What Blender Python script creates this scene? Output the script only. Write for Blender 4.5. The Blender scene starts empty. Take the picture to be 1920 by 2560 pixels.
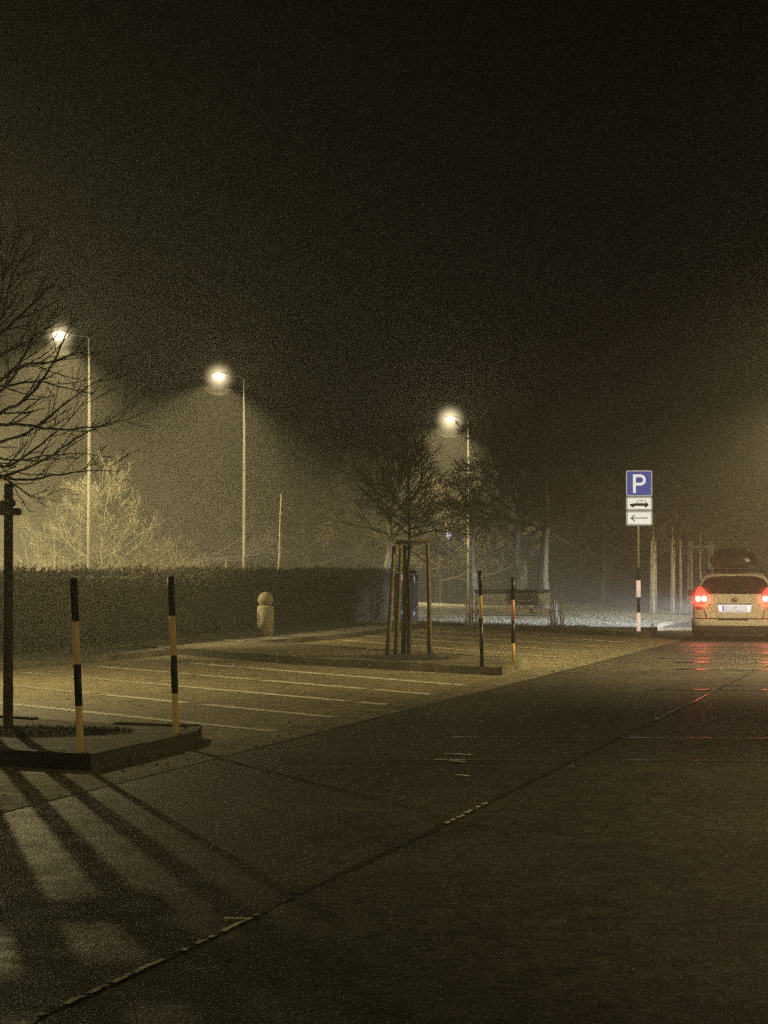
import bpy, bmesh, math, random
from mathutils import Vector, Matrix, Euler, noise
PI=math.pi
sc=bpy.context.scene
C=sc.collection
F=5000.0; CH=1.6
PITCH=math.atan(140/F)
def ray(px,py):
    v=1280-py; a=PITCH
    return Vector((px-960, F*math.cos(a)-v*math.sin(a), F*math.sin(a)+v*math.cos(a)))
def at(px,py,z=0.0):            # ground point seen at a photo position
    d=ray(px,py); k=(z-CH)/d.z
    return Vector((0,0,CH))+d*k
def atY(px,py,Y):
    d=ray(px,py); k=Y/d.y
    return Vector((0,0,CH))+d*k
RA=math.radians(16.2)
def rd(v,u,z=0.0):              # road frame: v = to the right of camera foot across the road, u = along the road
    return Vector((v*math.cos(RA)+u*math.sin(RA), -v*math.sin(RA)+u*math.cos(RA), z))
def tord(p):
    return (p.x*math.cos(RA)-p.y*math.sin(RA), p.x*math.sin(RA)+p.y*math.cos(RA))

# ---------------------------------------------------------------- materials
def mat(name, col, rough=0.8, metal=0.0, spec=0.5, noise_scale=None, noise_amt=0.3, bump=0.0, bump_scale=None, emit=None, emit_s=0.0, col2=None, detail=4, coat=0.0, coord='Object'):
    m=bpy.data.materials.new(name); m.use_nodes=True
    nt=m.node_tree; b=nt.nodes['Principled BSDF']
    b.inputs['Base Color'].default_value=(*col,1)
    b.inputs['Roughness'].default_value=rough
    b.inputs['Metallic'].default_value=metal
    b.inputs['Specular IOR Level'].default_value=spec
    b.inputs['Coat Weight'].default_value=coat
    if emit:
        b.inputs['Emission Color'].default_value=(*emit,1); b.inputs['Emission Strength'].default_value=emit_s
    tc=nt.nodes.new('ShaderNodeTexCoord')
    if noise_scale:
        n=nt.nodes.new('ShaderNodeTexNoise'); n.inputs['Scale'].default_value=noise_scale; n.inputs['Detail'].default_value=detail
        nt.links.new(tc.outputs[coord],n.inputs['Vector'])
        r=nt.nodes.new('ShaderNodeValToRGB')
        r.color_ramp.elements[0].position=0.3; r.color_ramp.elements[1].position=0.7
        c1=[max(0,c*(1-noise_amt)) for c in col]; c2=col2 or [c*(1+noise_amt) for c in col]
        r.color_ramp.elements[0].color=(*c1,1); r.color_ramp.elements[1].color=(*c2,1)
        nt.links.new(n.outputs['Fac'],r.inputs['Fac']); nt.links.new(r.outputs['Color'],b.inputs['Base Color'])
    if bump:
        n=nt.nodes.new('ShaderNodeTexNoise'); n.inputs['Scale'].default_value=bump_scale or 40; n.inputs['Detail'].default_value=3
        nt.links.new(tc.outputs[coord],n.inputs['Vector'])
        bp=nt.nodes.new('ShaderNodeBump'); bp.inputs['Strength'].default_value=bump; bp.inputs['Distance'].default_value=0.02
        nt.links.new(n.outputs['Fac'],bp.inputs['Height']); nt.links.new(bp.outputs['Normal'],b.inputs['Normal'])
    return m

def asphalt_mat(name, base, patch, rough=(0.45,0.75), bump=0.6, grain=160, gritc=(0.7,1.3)):
    m=bpy.data.materials.new(name); m.use_nodes=True; nt=m.node_tree; N=nt.nodes; L=nt.links
    b=N['Principled BSDF']; tc=N.new('ShaderNodeTexCoord')
    def noi(s,d,r=0.6):
        n=N.new('ShaderNodeTexNoise'); n.inputs['Scale'].default_value=s; n.inputs['Detail'].default_value=d; n.inputs['Roughness'].default_value=r
        L.new(tc.outputs['Object'],n.inputs['Vector']); return n
    def ramp(src,a,b_,ca,cb):
        r=N.new('ShaderNodeValToRGB'); r.color_ramp.elements[0].position=a; r.color_ramp.elements[1].position=b_
        r.color_ramp.elements[0].color=(*ca,1); r.color_ramp.elements[1].color=(*cb,1); L.new(src,r.inputs['Fac']); return r
    big=noi(0.35,6); mid=noi(3.5,5); fine=noi(grain,2,0.7)
    grit=noi(13,7,0.75)
    c=ramp(big.outputs['Fac'],0.35,0.68,base,patch)
    m1=N.new('ShaderNodeMix'); m1.data_type='RGBA'; m1.blend_type='MULTIPLY'; m1.inputs[0].default_value=1
    g=ramp(mid.outputs['Fac'],0.3,0.7,(0.62,)*3,(1.3,)*3)
    L.new(c.outputs['Color'],m1.inputs[6]); L.new(g.outputs['Color'],m1.inputs[7])
    m2=N.new('ShaderNodeMix'); m2.data_type='RGBA'; m2.blend_type='MULTIPLY'; m2.inputs[0].default_value=1
    g2=ramp(fine.outputs['Fac'],0.33,0.7,(0.45,)*3,(1.8,)*3)
    L.new(m1.outputs[2],m2.inputs[6]); L.new(g2.outputs['Color'],m2.inputs[7])
    m3=N.new('ShaderNodeMix'); m3.data_type='RGBA'; m3.blend_type='MULTIPLY'; m3.inputs[0].default_value=1
    g3=ramp(grit.outputs['Fac'],0.36,0.66,(gritc[0],)*3,(gritc[1],)*3)
    L.new(m2.outputs[2],m3.inputs[6]); L.new(g3.outputs['Color'],m3.inputs[7])
    L.new(m3.outputs[2],b.inputs['Base Color'])
    rr=N.new('ShaderNodeMapRange'); rr.inputs[3].default_value=rough[0]; rr.inputs[4].default_value=rough[1]; rr.inputs[1].default_value=0.3; rr.inputs[2].default_value=0.7
    L.new(mid.outputs['Fac'],rr.inputs[0]); L.new(rr.outputs[0],b.inputs['Roughness'])
    ad=N.new('ShaderNodeMath'); ad.operation='ADD'
    mf=N.new('ShaderNodeMath'); mf.operation='MULTIPLY'; mf.inputs[1].default_value=1.5
    L.new(mid.outputs['Fac'],mf.inputs[0]); L.new(fine.outputs['Fac'],ad.inputs[0]); L.new(mf.outputs[0],ad.inputs[1])
    bp=N.new('ShaderNodeBump'); bp.inputs['Strength'].default_value=bump; bp.inputs['Distance'].default_value=0.006
    L.new(ad.outputs[0],bp.inputs['Height']); L.new(bp.outputs['Normal'],b.inputs['Normal'])
    return m

M={}
M['asphalt']=asphalt_mat('road_asphalt',(0.032,0.029,0.023),(0.080,0.071,0.052),(0.42,0.64),1.0,40,(0.30,2.1))
M['parking']=asphalt_mat('parking_surface',(0.21,0.18,0.105),(0.31,0.265,0.16),(0.6,0.85),0.6,45)
M['gutter']=asphalt_mat('gutter_slabs',(0.17,0.15,0.095),(0.25,0.22,0.14),(0.6,0.85),0.8,60)
M['kerb']=asphalt_mat('kerb_concrete',(0.09,0.08,0.05),(0.24,0.22,0.15),(0.7,0.9),1.0,50)
M['island']=asphalt_mat('island_paving',(0.08,0.07,0.045),(0.19,0.165,0.10),(0.7,0.9),1.0,40)
M['soil']=mat('soil',(0.018,0.014,0.008),0.95,noise_scale=12,noise_amt=0.5,bump=1,bump_scale=20)
M['ground']=mat('ground_grass',(0.06,0.06,0.03),0.95,noise_scale=1.5,noise_amt=0.5,bump=1,bump_scale=15,detail=8)
M['grassy']=mat('verge_grass',(0.20,0.195,0.16),0.9,noise_scale=2.2,noise_amt=0.55,bump=1,bump_scale=25,detail=9)
M['blade']=mat('grass_blades',(0.13,0.125,0.085),0.8)
M['line']=mat('line_paint',(0.92,0.88,0.70),0.6,noise_scale=6,noise_amt=0.35,detail=8,bump=0.3,bump_scale=80)
M['tar']=mat('crack_tar',(0.012,0.011,0.010),0.17,spec=0.7,bump=0.15,bump_scale=9)
M['tar_dull']=mat('crack_dark',(0.010,0.009,0.008),0.55,bump=0.3,bump_scale=9)
M['bark']=mat('dark_bark',(0.045,0.035,0.022),0.9,noise_scale=20,noise_amt=0.4)
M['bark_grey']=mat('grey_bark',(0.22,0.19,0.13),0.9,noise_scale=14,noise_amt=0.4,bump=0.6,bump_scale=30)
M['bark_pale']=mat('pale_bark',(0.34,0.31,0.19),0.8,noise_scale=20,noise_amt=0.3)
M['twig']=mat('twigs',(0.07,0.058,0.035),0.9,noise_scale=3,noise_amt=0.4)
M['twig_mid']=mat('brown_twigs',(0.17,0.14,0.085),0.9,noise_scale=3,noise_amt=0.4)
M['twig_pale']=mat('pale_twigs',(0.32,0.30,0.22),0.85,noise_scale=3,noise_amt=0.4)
M['hedge']=mat('hedge_leaves',(0.034,0.030,0.017),0.9,noise_scale=2.5,noise_amt=0.5)
M['leafdry']=mat('dry_leaf',(0.06,0.04,0.02),0.8)
M['wood']=mat('stake_wood',(0.20,0.165,0.10),0.85,noise_scale=9,noise_amt=0.4,bump=0.6,bump_scale=25)
M['galv']=mat('galvanised_steel',(0.42,0.41,0.36),0.45,metal=0.35,noise_scale=6,noise_amt=0.15)
M['steel']=mat('bench_steel',(0.6,0.6,0.62),0.35,metal=0.3)
M['sheet']=mat('bench_sheet',(0.62,0.62,0.63),0.38,metal=0.1,noise_scale=8,noise_amt=0.2)
M['glossblack']=mat('gloss_black',(0.018,0.018,0.024),0.15,spec=0.8,coat=0.6)
M['steel_dark']=mat('dark_steel',(0.16,0.16,0.17),0.4)
M['stone']=mat('bollard_stone',(0.34,0.30,0.20),0.85,noise_scale=18,noise_amt=0.35,bump=0.8,bump_scale=40)
M['black']=mat('band_black',(0.012,0.011,0.012),0.4,noise_scale=12,noise_amt=0.3)
M['yellow']=mat('band_yellow',(0.62,0.37,0.10),0.5,noise_scale=9,noise_amt=0.18,emit=(1.0,0.58,0.13),emit_s=0.085)  # yellow and orange emission imitates light sent back by the bands
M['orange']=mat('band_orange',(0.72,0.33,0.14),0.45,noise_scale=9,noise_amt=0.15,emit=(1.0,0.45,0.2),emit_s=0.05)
M['bandwhite']=mat('band_reflective_glow',(0.8,0.6,0.5),0.45,emit=(1.0,0.78,0.62),emit_s=0.75)  # emission stands in for light returned by the reflective band
M['signblue']=mat('sign_blue',(0.03,0.05,0.30),0.5,noise_scale=30,noise_amt=0.08,emit=(0.10,0.12,0.46),emit_s=0.62)  # blue, white and rim emission imitates retroreflected light on the sign
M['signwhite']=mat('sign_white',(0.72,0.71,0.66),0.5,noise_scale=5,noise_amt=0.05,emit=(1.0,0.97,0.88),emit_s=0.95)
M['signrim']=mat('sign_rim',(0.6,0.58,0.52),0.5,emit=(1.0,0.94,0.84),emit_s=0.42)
M['signblack']=mat('sign_black',(0.02,0.02,0.02),0.6)
M['lampglass']=mat('lamp_glass_lit',(1,1,0.8),0.5,emit=(1.0,0.88,0.50),emit_s=60)
M['lamphead']=mat('lamp_housing',(0.02,0.02,0.02),0.7)
M['coollamp']=mat('cool_lamp_lit',(1,1,1),0.5,emit=(0.72,0.78,1.0),emit_s=5.0)
# ---------------------------------------------------------------- helpers
def link_mesh(name,bm,m,parent=None,smooth=False):
    me=bpy.data.meshes.new(name); bm.normal_update(); bm.to_mesh(me); bm.free()
    if smooth:
        for p in me.polygons: p.use_smooth=True
    o=bpy.data.objects.new(name,me)
    for mm in (m if isinstance(m,(list,tuple)) else [m]): me.materials.append(mm)
    C.objects.link(o)
    if parent is not None: o.parent=parent
    return o
def raw(name,vs,fs,m,parent=None,smooth=False):
    me=bpy.data.meshes.new(name); me.from_pydata([tuple(v) for v in vs],[],fs); me.update()
    if smooth:
        for p in me.polygons: p.use_smooth=True
    me.materials.append(m); o=bpy.data.objects.new(name,me); C.objects.link(o)
    if parent is not None: o.parent=parent
    return o
def tag(o,label=None,cat=None,group=None,kind=None):
    if label: o['label']=label
    if cat: o['category']=cat
    if group: o['group']=group
    if kind: o['kind']=kind
    return o
def thing(name,label,cat,loc=(0,0,0),rz=0,group=None):
    o=bpy.data.objects.new(name,None); C.objects.link(o); o.location=loc; o.rotation_euler=(0,0,rz); o.empty_display_size=0.2
    return tag(o,label,cat,group)
def cyl(bm,p0,p1,r0,r1=None,n=12,cap=True):
    p0=Vector(p0); p1=Vector(p1); r1=r0 if r1 is None else r1
    d=(p1-p0).normalized(); a=Vector((0,0,1)) if abs(d.z)<0.9 else Vector((1,0,0))
    x=d.cross(a).normalized(); y=d.cross(x)
    A=[bm.verts.new(p0+(x*math.cos(t)+y*math.sin(t))*r0) for t in [2*PI*k/n for k in range(n)]]
    B=[bm.verts.new(p1+(x*math.cos(t)+y*math.sin(t))*r1) for t in [2*PI*k/n for k in range(n)]]
    for k in range(n): bm.faces.new((A[k],A[(k+1)%n],B[(k+1)%n],B[k]))
    if cap:
        bm.faces.new(A[::-1]); bm.faces.new(B)
def pathtube(bm,pts,rs,n=6):
    for i in range(len(pts)-1): pass
    rings=[]
    for i,p in enumerate(pts):
        d=(pts[min(i+1,len(pts)-1)]-pts[max(i-1,0)]).normalized()
        a=Vector((0,0,1)) if abs(d.z)<0.9 else Vector((1,0,0))
        x=d.cross(a).normalized(); y=d.cross(x)
        rings.append([bm.verts.new(p+(x*math.cos(2*PI*k/n)+y*math.sin(2*PI*k/n))*rs[i]) for k in range(n)])
    for A,B in zip(rings,rings[1:]):
        for k in range(n): bm.faces.new((A[k],A[(k+1)%n],B[(k+1)%n],B[k]))
    bm.faces.new(rings[0][::-1]); bm.faces.new(rings[-1])
def box(bm,lo,hi,bev=0.0):
    vs=[bm.verts.new((x,y,z)) for x in (lo[0],hi[0]) for y in (lo[1],hi[1]) for z in (lo[2],hi[2])]
    idx=[(0,1,3,2),(4,6,7,5),(0,4,5,1),(2,3,7,6),(0,2,6,4),(1,5,7,3)]
    fs=[bm.faces.new([vs[i] for i in f]) for f in idx]
    bmesh.ops.recalc_face_normals(bm,faces=fs)
    if bev>0:
        es=list({e for f in fs for e in f.edges})
        bmesh.ops.bevel(bm,geom=es,offset=bev,segments=2,affect='EDGES')
def lathe(bm,prof,n=24,cx=0,cy=0):
    rings=[[bm.verts.new((cx+r*math.cos(2*PI*k/n),cy+r*math.sin(2*PI*k/n),z)) for k in range(n)] for r,z in prof]
    for A,B in zip(rings,rings[1:]):
        for k in range(n): bm.faces.new((A[k],A[(k+1)%n],B[(k+1)%n],B[k]))
    bm.faces.new(rings[0][::-1]); bm.faces.new(rings[-1])
def sheet(name,pts,m,kind='structure',parent=None,z=None):
    vs=[Vector((p.x,p.y,p.z if z is None else z)) for p in pts]
    o=raw(name,vs,[tuple(range(len(vs)))],m,parent)
    # make sure it faces up
    if o.data.polygons[0].normal.z<0:
        o.data.flip_normals()
    if kind: o['kind']=kind
    return o
def strip(name,pts,w,m,z,seed=0,jit=0.0,kind='structure',seg=0.25,label=None,cut=None):
    """flat ribbon along a polyline, with slightly ragged edges"""
    rnd=random.Random(seed); P=[]
    for a,b in zip(pts,pts[1:]):
        n=max(1,int((b-a).length/seg))
        for k in range(n): P.append(a.lerp(b,k/n))
    P.append(pts[-1]); vs=[];fs=[]
    for i,p in enumerate(P):
        d=(P[min(i+1,len(P)-1)]-P[max(i-1,0)]); d.z=0; d.normalize(); nrm=Vector((-d.y,d.x,0))
        q=p+nrm*rnd.uniform(-jit,jit)*1.3
        ww=w*(1+rnd.uniform(-1,1)*(jit/w if w else 0)*0.8)
        ww=max(ww,w*0.35)
        vs+= [Vector((q.x,q.y,z))+nrm*ww/2, Vector((q.x,q.y,z))-nrm*ww/2]
    for i in range(len(P)-1):
        if cut and rnd.random()<cut: continue
        fs.append((2*i,2*i+1,2*i+3,2*i+2))
    o=raw(name,vs,fs,m)
    if o.data.polygons and o.data.polygons[0].normal.z<0: o.data.flip_normals()
    o['kind']=kind
    return o
# ---------------------------------------------------------------- ground, road, parking
VE=-6.05     # left edge of the asphalt
g=sheet('ground',[Vector((-400,-60,0)),Vector((400,-60,0)),Vector((400,700,0)),Vector((-400,700,0))],M['ground'],z=-0.03)
sheet('road',[rd(VE,-20),rd(9,-20),rd(9,420),rd(VE,420)],M['asphalt'],z=0.0)
# concrete gutter made of slabs between asphalt and parking bays
def gutter():
    vs=[];fs=[];L=1.0;u=0.0;rnd=random.Random(3)
    while u<75:
        z=0.0065+rnd.uniform(-0.0015,0.0015)
        a=[rd(VE-0.50,u+.008),rd(VE+0.0,u+.008),rd(VE,u+L-.008),rd(VE-0.50,u+L-.008)]
        k=len(vs); vs+=[Vector((p.x,p.y,z)) for p in a]+[Vector((p.x,p.y,-0.02)) for p in a]
        fs+=[(k,k+1,k+2,k+3),(k,k+4,k+5,k+1),(k+1,k+5,k+6,k+2),(k+2,k+6,k+7,k+3),(k+3,k+7,k+4,k)]; u+=L
    o=raw('gutter',vs,fs,M['gutter']); o['kind']='structure'
gutter()
sheet('parking_surface',[rd(VE-0.51,-5),rd(VE-0.51,62),rd(-15.2,62),rd(-15.2,-5)],M['parking'],z=0.004)
# painted bay lines
A=[((-70,1750),(683,1828)),((-60,1705),(835,1793)),((60,1681),(964,1761)),((245,1666),(1082,1736)),((480,1658),(1160,1713))]
B=[((790,1614),(1387,1658.6)),((860,1601),(1437,1646)),((900,1588),(1488,1631)),((960,1582),(1527,1617)),((1050,1575),(1560,1605))]
for i,(a,b) in enumerate(A+B):
    p=at(*a,0.008); q=at(*b,0.008)
    strip('bay_line',[p,q],0.17,M['line'],0.009,seed=i,jit=0.012,seg=0.18,cut=0.03)
# raised kerbed islands
def kerb_island(name,poly,h=0.12,w=0.14,inner=None,mi=None,stone=1.0,seed=0,jit=0.01):
    """poly: world points at ground; a ring of separate kerb stones (drawn in one kerb mesh) and paving inside"""
    rnd=random.Random(seed)
    pts=[Vector((p.x,p.y,0)) for p in poly]
    area=sum(pts[i].x*pts[(i+1)%len(pts)].y-pts[(i+1)%len(pts)].x*pts[i].y for i in range(len(pts)))
    if area<0: pts.reverse()
    n=len(pts); inn=[]
    for i in range(n):
        a,b,c=pts[i-1],pts[i],pts[(i+1)%n]
        d1=(b-a).normalized(); d2=(c-b).normalized(); n1=Vector((-d1.y,d1.x,0)); n2=Vector((-d2.y,d2.x,0))
        bis=(n1+n2).normalized(); inn.append(b+bis*(w/max(0.35,bis.dot(n1))))
    bm=bmesh.new()
    for i in range(n):
        a,b=pts[i],pts[(i+1)%n]; ia,ib=inn[i],inn[(i+1)%n]
        k=max(1,int((b-a).length/stone))
        for j in range(k):
            t0=j/k+(0.006/ max(.1,(b-a).length)); t1=(j+1)/k-(0.006/max(.1,(b-a).length))
            hh=h+rnd.uniform(-jit,jit)
            q=[a.lerp(b,t0),a.lerp(b,t1),ia.lerp(ib,t1),ia.lerp(ib,t0)]
            top=[Vector((p.x,p.y,hh)) for p in q]
            lean=rnd.uniform(-0.008,0.008)
            V=[bm.verts.new((p.x,p.y,-0.02)) for p in q]+[bm.verts.new(p) for p in top]
            f=[bm.faces.new([V[x] for x in ff]) for ff in ((4,5,6,7),(0,1,5,4),(1,2,6,5),(2,3,7,6),(3,0,4,7))]
            es=[e for e in f[0].edges]
            bmesh.ops.bevel(bm,geom=es,offset=0.012,segments=2,affect='EDGES')
    o=link_mesh(name,bm,M['kerb']); o['kind']='structure'
    p=[Vector((q.x,q.y,h-0.012)) for q in inn]
    bm=bmesh.new(); f=bm.faces.new([bm.verts.new(q) for q in p])
    bmesh.ops.triangulate(bm,faces=[f])
    o2=link_mesh(name.replace('kerb','paving'),bm,mi or M['island']); o2['kind']='structure'
    if o2.data.polygons[0].normal.z<0: o2.data.flip_normals()
    return o
# near island
isl1=[at(-1100,1850),at(228,1928),at(365,1895),at(494,1862),at(505,1846),at(300,1838),at(-900,1765)]
kerb_island('island_kerb',isl1,0.125,seed=1,mi=M['island'],jit=0.012)
# middle island
isl2=[at(330,1628),at(760,1662),at(1233,1688),at(1255,1689),at(1300,1672),at(1318,1660),at(1200,1655),at(700,1622),at(470,1607)]
kerb_island('island_kerb',isl2,0.12,seed=2,mi=M['island'],jit=0.012)
# verge along the hedge
vg=[rd(-15.0,10),rd(-14.3,30),rd(-13.6,44),rd(-14.2,56),rd(-40,56),rd(-40,10)]
kerb_island('verge_kerb',vg,0.10,w=0.12,seed=3,mi=M['grassy'])
# bench area beyond the last bays
bp=[at(880,1556),at(1100,1566),at(1380,1581),at(1560,1593),at(1622,1596),at(1640,1588),at(1648,1570),rd(-7.9,62),rd(-40,110),rd(-40,56.2),rd(-14.0,56.2)]
kerb_island('verge_kerb',bp,0.12,w=0.14,seed=4,mi=M['grassy'])
# footpath beside the road in front of the car, lit by the headlamps
sheet('pavement',[rd(VE,54),rd(VE,130),rd(-7.85,130),rd(-7.85,54)],mat('pavement_concrete',(0.10,0.10,0.09),0.7,noise_scale=3,noise_amt=0.35,bump=0.4,bump_scale=30),z=0.02)
# dark soil pits with litter
def mound(name,c,rx,ry,h,z0,rz=0,seed=0):
    vs=[];fs=[];n=40;m=7
    for j in range(m+1):
        for k in range(n):
            r=j/m; t=2*PI*k/n
            w=1+0.18*noise.noise(Vector((math.cos(t)*1.6,math.sin(t)*1.6,seed*3.1)))*r*2
            x=rx*r*w*math.cos(t); y=ry*r*w*math.sin(t)
            z=z0-0.01+h*(1-r**2)*(0.7+0.9*abs(noise.noise(Vector((x*5,y*5,seed)))))
            if j==m: z=z0-0.02
            X=x*math.cos(rz)-y*math.sin(rz); Y=x*math.sin(rz)+y*math.cos(rz)
            vs.append((c.x+X,c.y+Y,z))
    for j in range(m):
        for k in range(n):
            fs.append((j*n+k,(j+1)*n+k,(j+1)*n+(k+1)%n,j*n+(k+1)%n))
    o=raw(name,vs,fs,M['soil'],smooth=True); o['kind']='structure'; return o
# ---------------------------------------------------------------- cracks, tar joints and painted glints of the asphalt
cr=[at(-200,2690),at(60,2562),at(457,2378),at(800,2210),at(1117,2060),at(1450,1893),at(1771,1736),at(2000,1622)]
def cracks():
    n=0
    # centre joint
    pts=[Vector((p.x,p.y,0)) for p in cr]
    strip('tar_joint_or_glint',pts,0.038,M['tar_dull'],0.004,seed=11,jit=0.010,seg=0.12)
    rnd=random.Random(5)
    for (x0,y0),(x1,y1) in [((30,2575),(335,2435)),((330,2437),(420,2395)),((455,2380),(655,2283)),((1115,2061),(1192,2021)),((1180,2027),(1216,2009)),((1725,1760),(1782,1731)),((1868,1690),(1960,1640)),((1640,1801),(1700,1770))]:
        red=x0>1500
        strip('tar_joint_or_glint' if red else 'painted_glint',[at(x0,y0),at(x1,y1)],0.030 if red else .026,M['tar'] if red else M['line'],0.008,seed=rnd.randint(0,999),jit=0.004 if red else .005,seg=0.05,cut=None if red else .25)  # pale strips are lamp glints on the seam, drawn in line paint
    # transverse joints: photo row, x range, glossy tar, dull tar or lamp glint painted pale
    # photo row, x range, glossy, dull or painted glint, apparent thickness
    for y,x0,x1,g,w in [(1617,1690,1990,1,2.6),(1631,1690,1990,1,3.2),(1646,1640,1990,1,2.2),(1655,1690,1990,1,3.4),(1673,1690,1990,1,3.2),(1724,1620,1990,1,2.2),(1712,1800,1850,1,2.2),
                        (1845,1130,2000,1,1.2),(1901,960,1990,1,1.0),(1907,700,1500,0,.9),(1887,1110,1180,2,1.8),(1905,1125,1165,2,1.4),(1941,1135,1170,2,1.8),(2302,560,625,2,3.2)]:
        Zd=F*CH/(y-1420); ww=w*Zd*Zd/(F*CH)
        strip('tar_joint_or_glint',[at(x0,y),at((x0+x1)/2,y+1),at(x1,y+3)],ww,(M['tar_dull'],M['tar'],M['line'])[g],0.004+0.0008*n,seed=n+40,jit=ww*0.22,seg=0.12)
        n+=1
cracks()
# ---------------------------------------------------------------- trees
def grow(rnd,out,p,d,L,r,lev,maxlev,up=0.15,spread=0.6,nseg=7,kids=(5,7),wob=0.13,shrink=0.62,r_end=0.35,start=0.25,minr=0.003):
    pts=[p.copy()]; rs=[r]; q=p.copy(); dd=d.normalized()
    for i in range(nseg):
        dd=(dd+Vector((rnd.uniform(-wob,wob),rnd.uniform(-wob,wob),rnd.uniform(-wob,wob)+up*0.2))).normalized()
        q=q+dd*(L/nseg); pts.append(q.copy()); rs.append(max(minr,r*(1-(1-r_end)*(i+1)/nseg)))
    out.append((pts,rs,lev))
    if lev<maxlev:
        for k in range(rnd.randint(*kids)):
            t=start+(1-start)*(k+rnd.random())/kids[1]; t=min(t,0.98); i=int(t*nseg); i=min(i,nseg-1)
            bp_=pts[i].lerp(pts[i+1],t*nseg-i); bd=(pts[i+1]-pts[i]).normalized()
            a=Vector((rnd.gauss(0,1),rnd.gauss(0,1),rnd.gauss(0,1))); a=(a-bd*a.dot(bd)).normalized()
            nd=(bd+a*spread*rnd.uniform(0.7,1.4)).normalized()
            grow(rnd,out,bp_,nd,L*shrink*(1.15-0.5*t)*rnd.uniform(0.75,1.2),max(minr,rs[i]*0.55),lev+1,maxlev,up,spread,max(3,nseg-1),kids,wob,shrink,r_end,0.15,minr)
def limbs_mesh(name,limbs,m,parent,sides=(6,5,4,3)):
    vs=[];fs=[]
    for pts,rs,lev in limbs:
        n=sides[min(lev,len(sides)-1)]
        base=len(vs)
        for i,p in enumerate(pts):
            d=(pts[min(i+1,len(pts)-1)]-pts[max(i-1,0)]).normalized()
            a=Vector((0,0,1)) if abs(d.z)<0.9 else Vector((1,0,0))
            x=d.cross(a).normalized(); y=d.cross(x)
            for k in range(n):
                t=2*PI*k/n; vs.append(p+(x*math.cos(t)+y*math.sin(t))*rs[i])
        for i in range(len(pts)-1):
            for k in range(n):
                fs.append((base+i*n+k,base+i*n+(k+1)%n,base+(i+1)*n+(k+1)%n,base+(i+1)*n+k))
    return raw(name,vs,fs,m,parent,smooth=True)
def tree(label,loc,H,trunk_h,tr,crown_r,seed,mt,mc,group=None,n_main=12,maxlev=3,kids=(5,7),name='bare_tree',up=0.25,minr=0.006,lean=(0,0),spread=0.6,elev=(0.2,1.1)):
    rnd=random.Random(seed); t=thing(name,label,'tree',loc,0,group)
    out=[]; pts=[Vector((0,0,-0.05))]; rs=[tr*1.25]; n=9; top=Vector((lean[0],lean[1],H*0.8))
    for i in range(1,n+1):
        f=i/n; pts.append(Vector((top.x*f+rnd.uniform(-.5,.5)*tr,top.y*f+rnd.uniform(-.5,.5)*tr,H*0.8*f))); rs.append(tr*(1-0.85*f**1.2)+0.006)
    limbs_mesh('trunk',[(pts,rs,0)],mt,t,(10,))
    for k in range(n_main):
        f=k/(n_main-1); z=trunk_h+(H*0.8-trunk_h)*f*0.9; az=k*2.4+rnd.uniform(-.4,.4); el=elev[0]+(elev[1]-elev[0])*f+rnd.uniform(-.15,.15)
        d=Vector((math.cos(az)*math.cos(el),math.sin(az)*math.cos(el),math.sin(el)))
        i=z/(H*0.8); c=Vector((top.x*i,top.y*i,z)); L=crown_r*(1.05-0.35*f)*rnd.uniform(.85,1.1)
        grow(rnd,out,c,d,L,tr*0.42*(1-0.5*f),1,maxlev,up,spread,6,kids,0.14,0.6,0.3,0.2,minr)
    limbs_mesh('crown',out,mc,t)
    return t
def stakes(label,loc,rz,hw,hd,h,r,mats,bar_z=None,group=None,bars=(0,1,2,3),lean=0.03,seed=0,corners=(0,1,2,3),tops=None):
    """frame of round stakes around a young tree, joined near the top by round rails"""
    rnd=random.Random(seed); t=thing('tree_stake_frame',label,'tree stakes',loc,rz,group)
    cs=[(-hw,-hd),(hw,-hd),(hw,hd),(-hw,hd)]; bz=bar_z or h-0.2; P={}
    for i in corners:
        x,y=cs[i]; tx=x*(1-lean*3)+rnd.uniform(-.02,.02); ty=y*(1-lean*3)+rnd.uniform(-.02,.02); hh=(tops[i] if tops else h)
        bm=bmesh.new(); pathtube(bm,[Vector((x,y,-.1)),Vector((x*.6+tx*.4,y*.6+ty*.4,hh*.4)),Vector((tx,ty,hh-.015)),Vector((tx,ty,hh))],[r*1.08,r*1.02,r*.95,r*.7],12)
        link_mesh('stake',bm,mats,t,True); P[i]=(x+(tx-x)*bz/hh,y+(ty-y)*bz/hh)
    for k in bars:
        a,b=k,(k+1)%4
        if a in P and b in P:
            pa=Vector((*P[a],bz+rnd.uniform(-.015,.015))); pb=Vector((*P[b],bz+rnd.uniform(-.015,.03))); d=(pb-pa).normalized()
            off=Vector((0,-r*1.0,0)) if k==0 else (Vector((0,r*1.0,0)) if k==2 else Vector((0,0,r*1.3)))
            bm=bmesh.new(); pathtube(bm,[pa-d*.1+off,pa-d*.09+off,pb+d*.09+off,pb+d*.10+off],[r*.6,r*.82,r*.82,r*.6],10)
            link_mesh('cross_rail',bm,mats,t,True)
    return t
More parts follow.
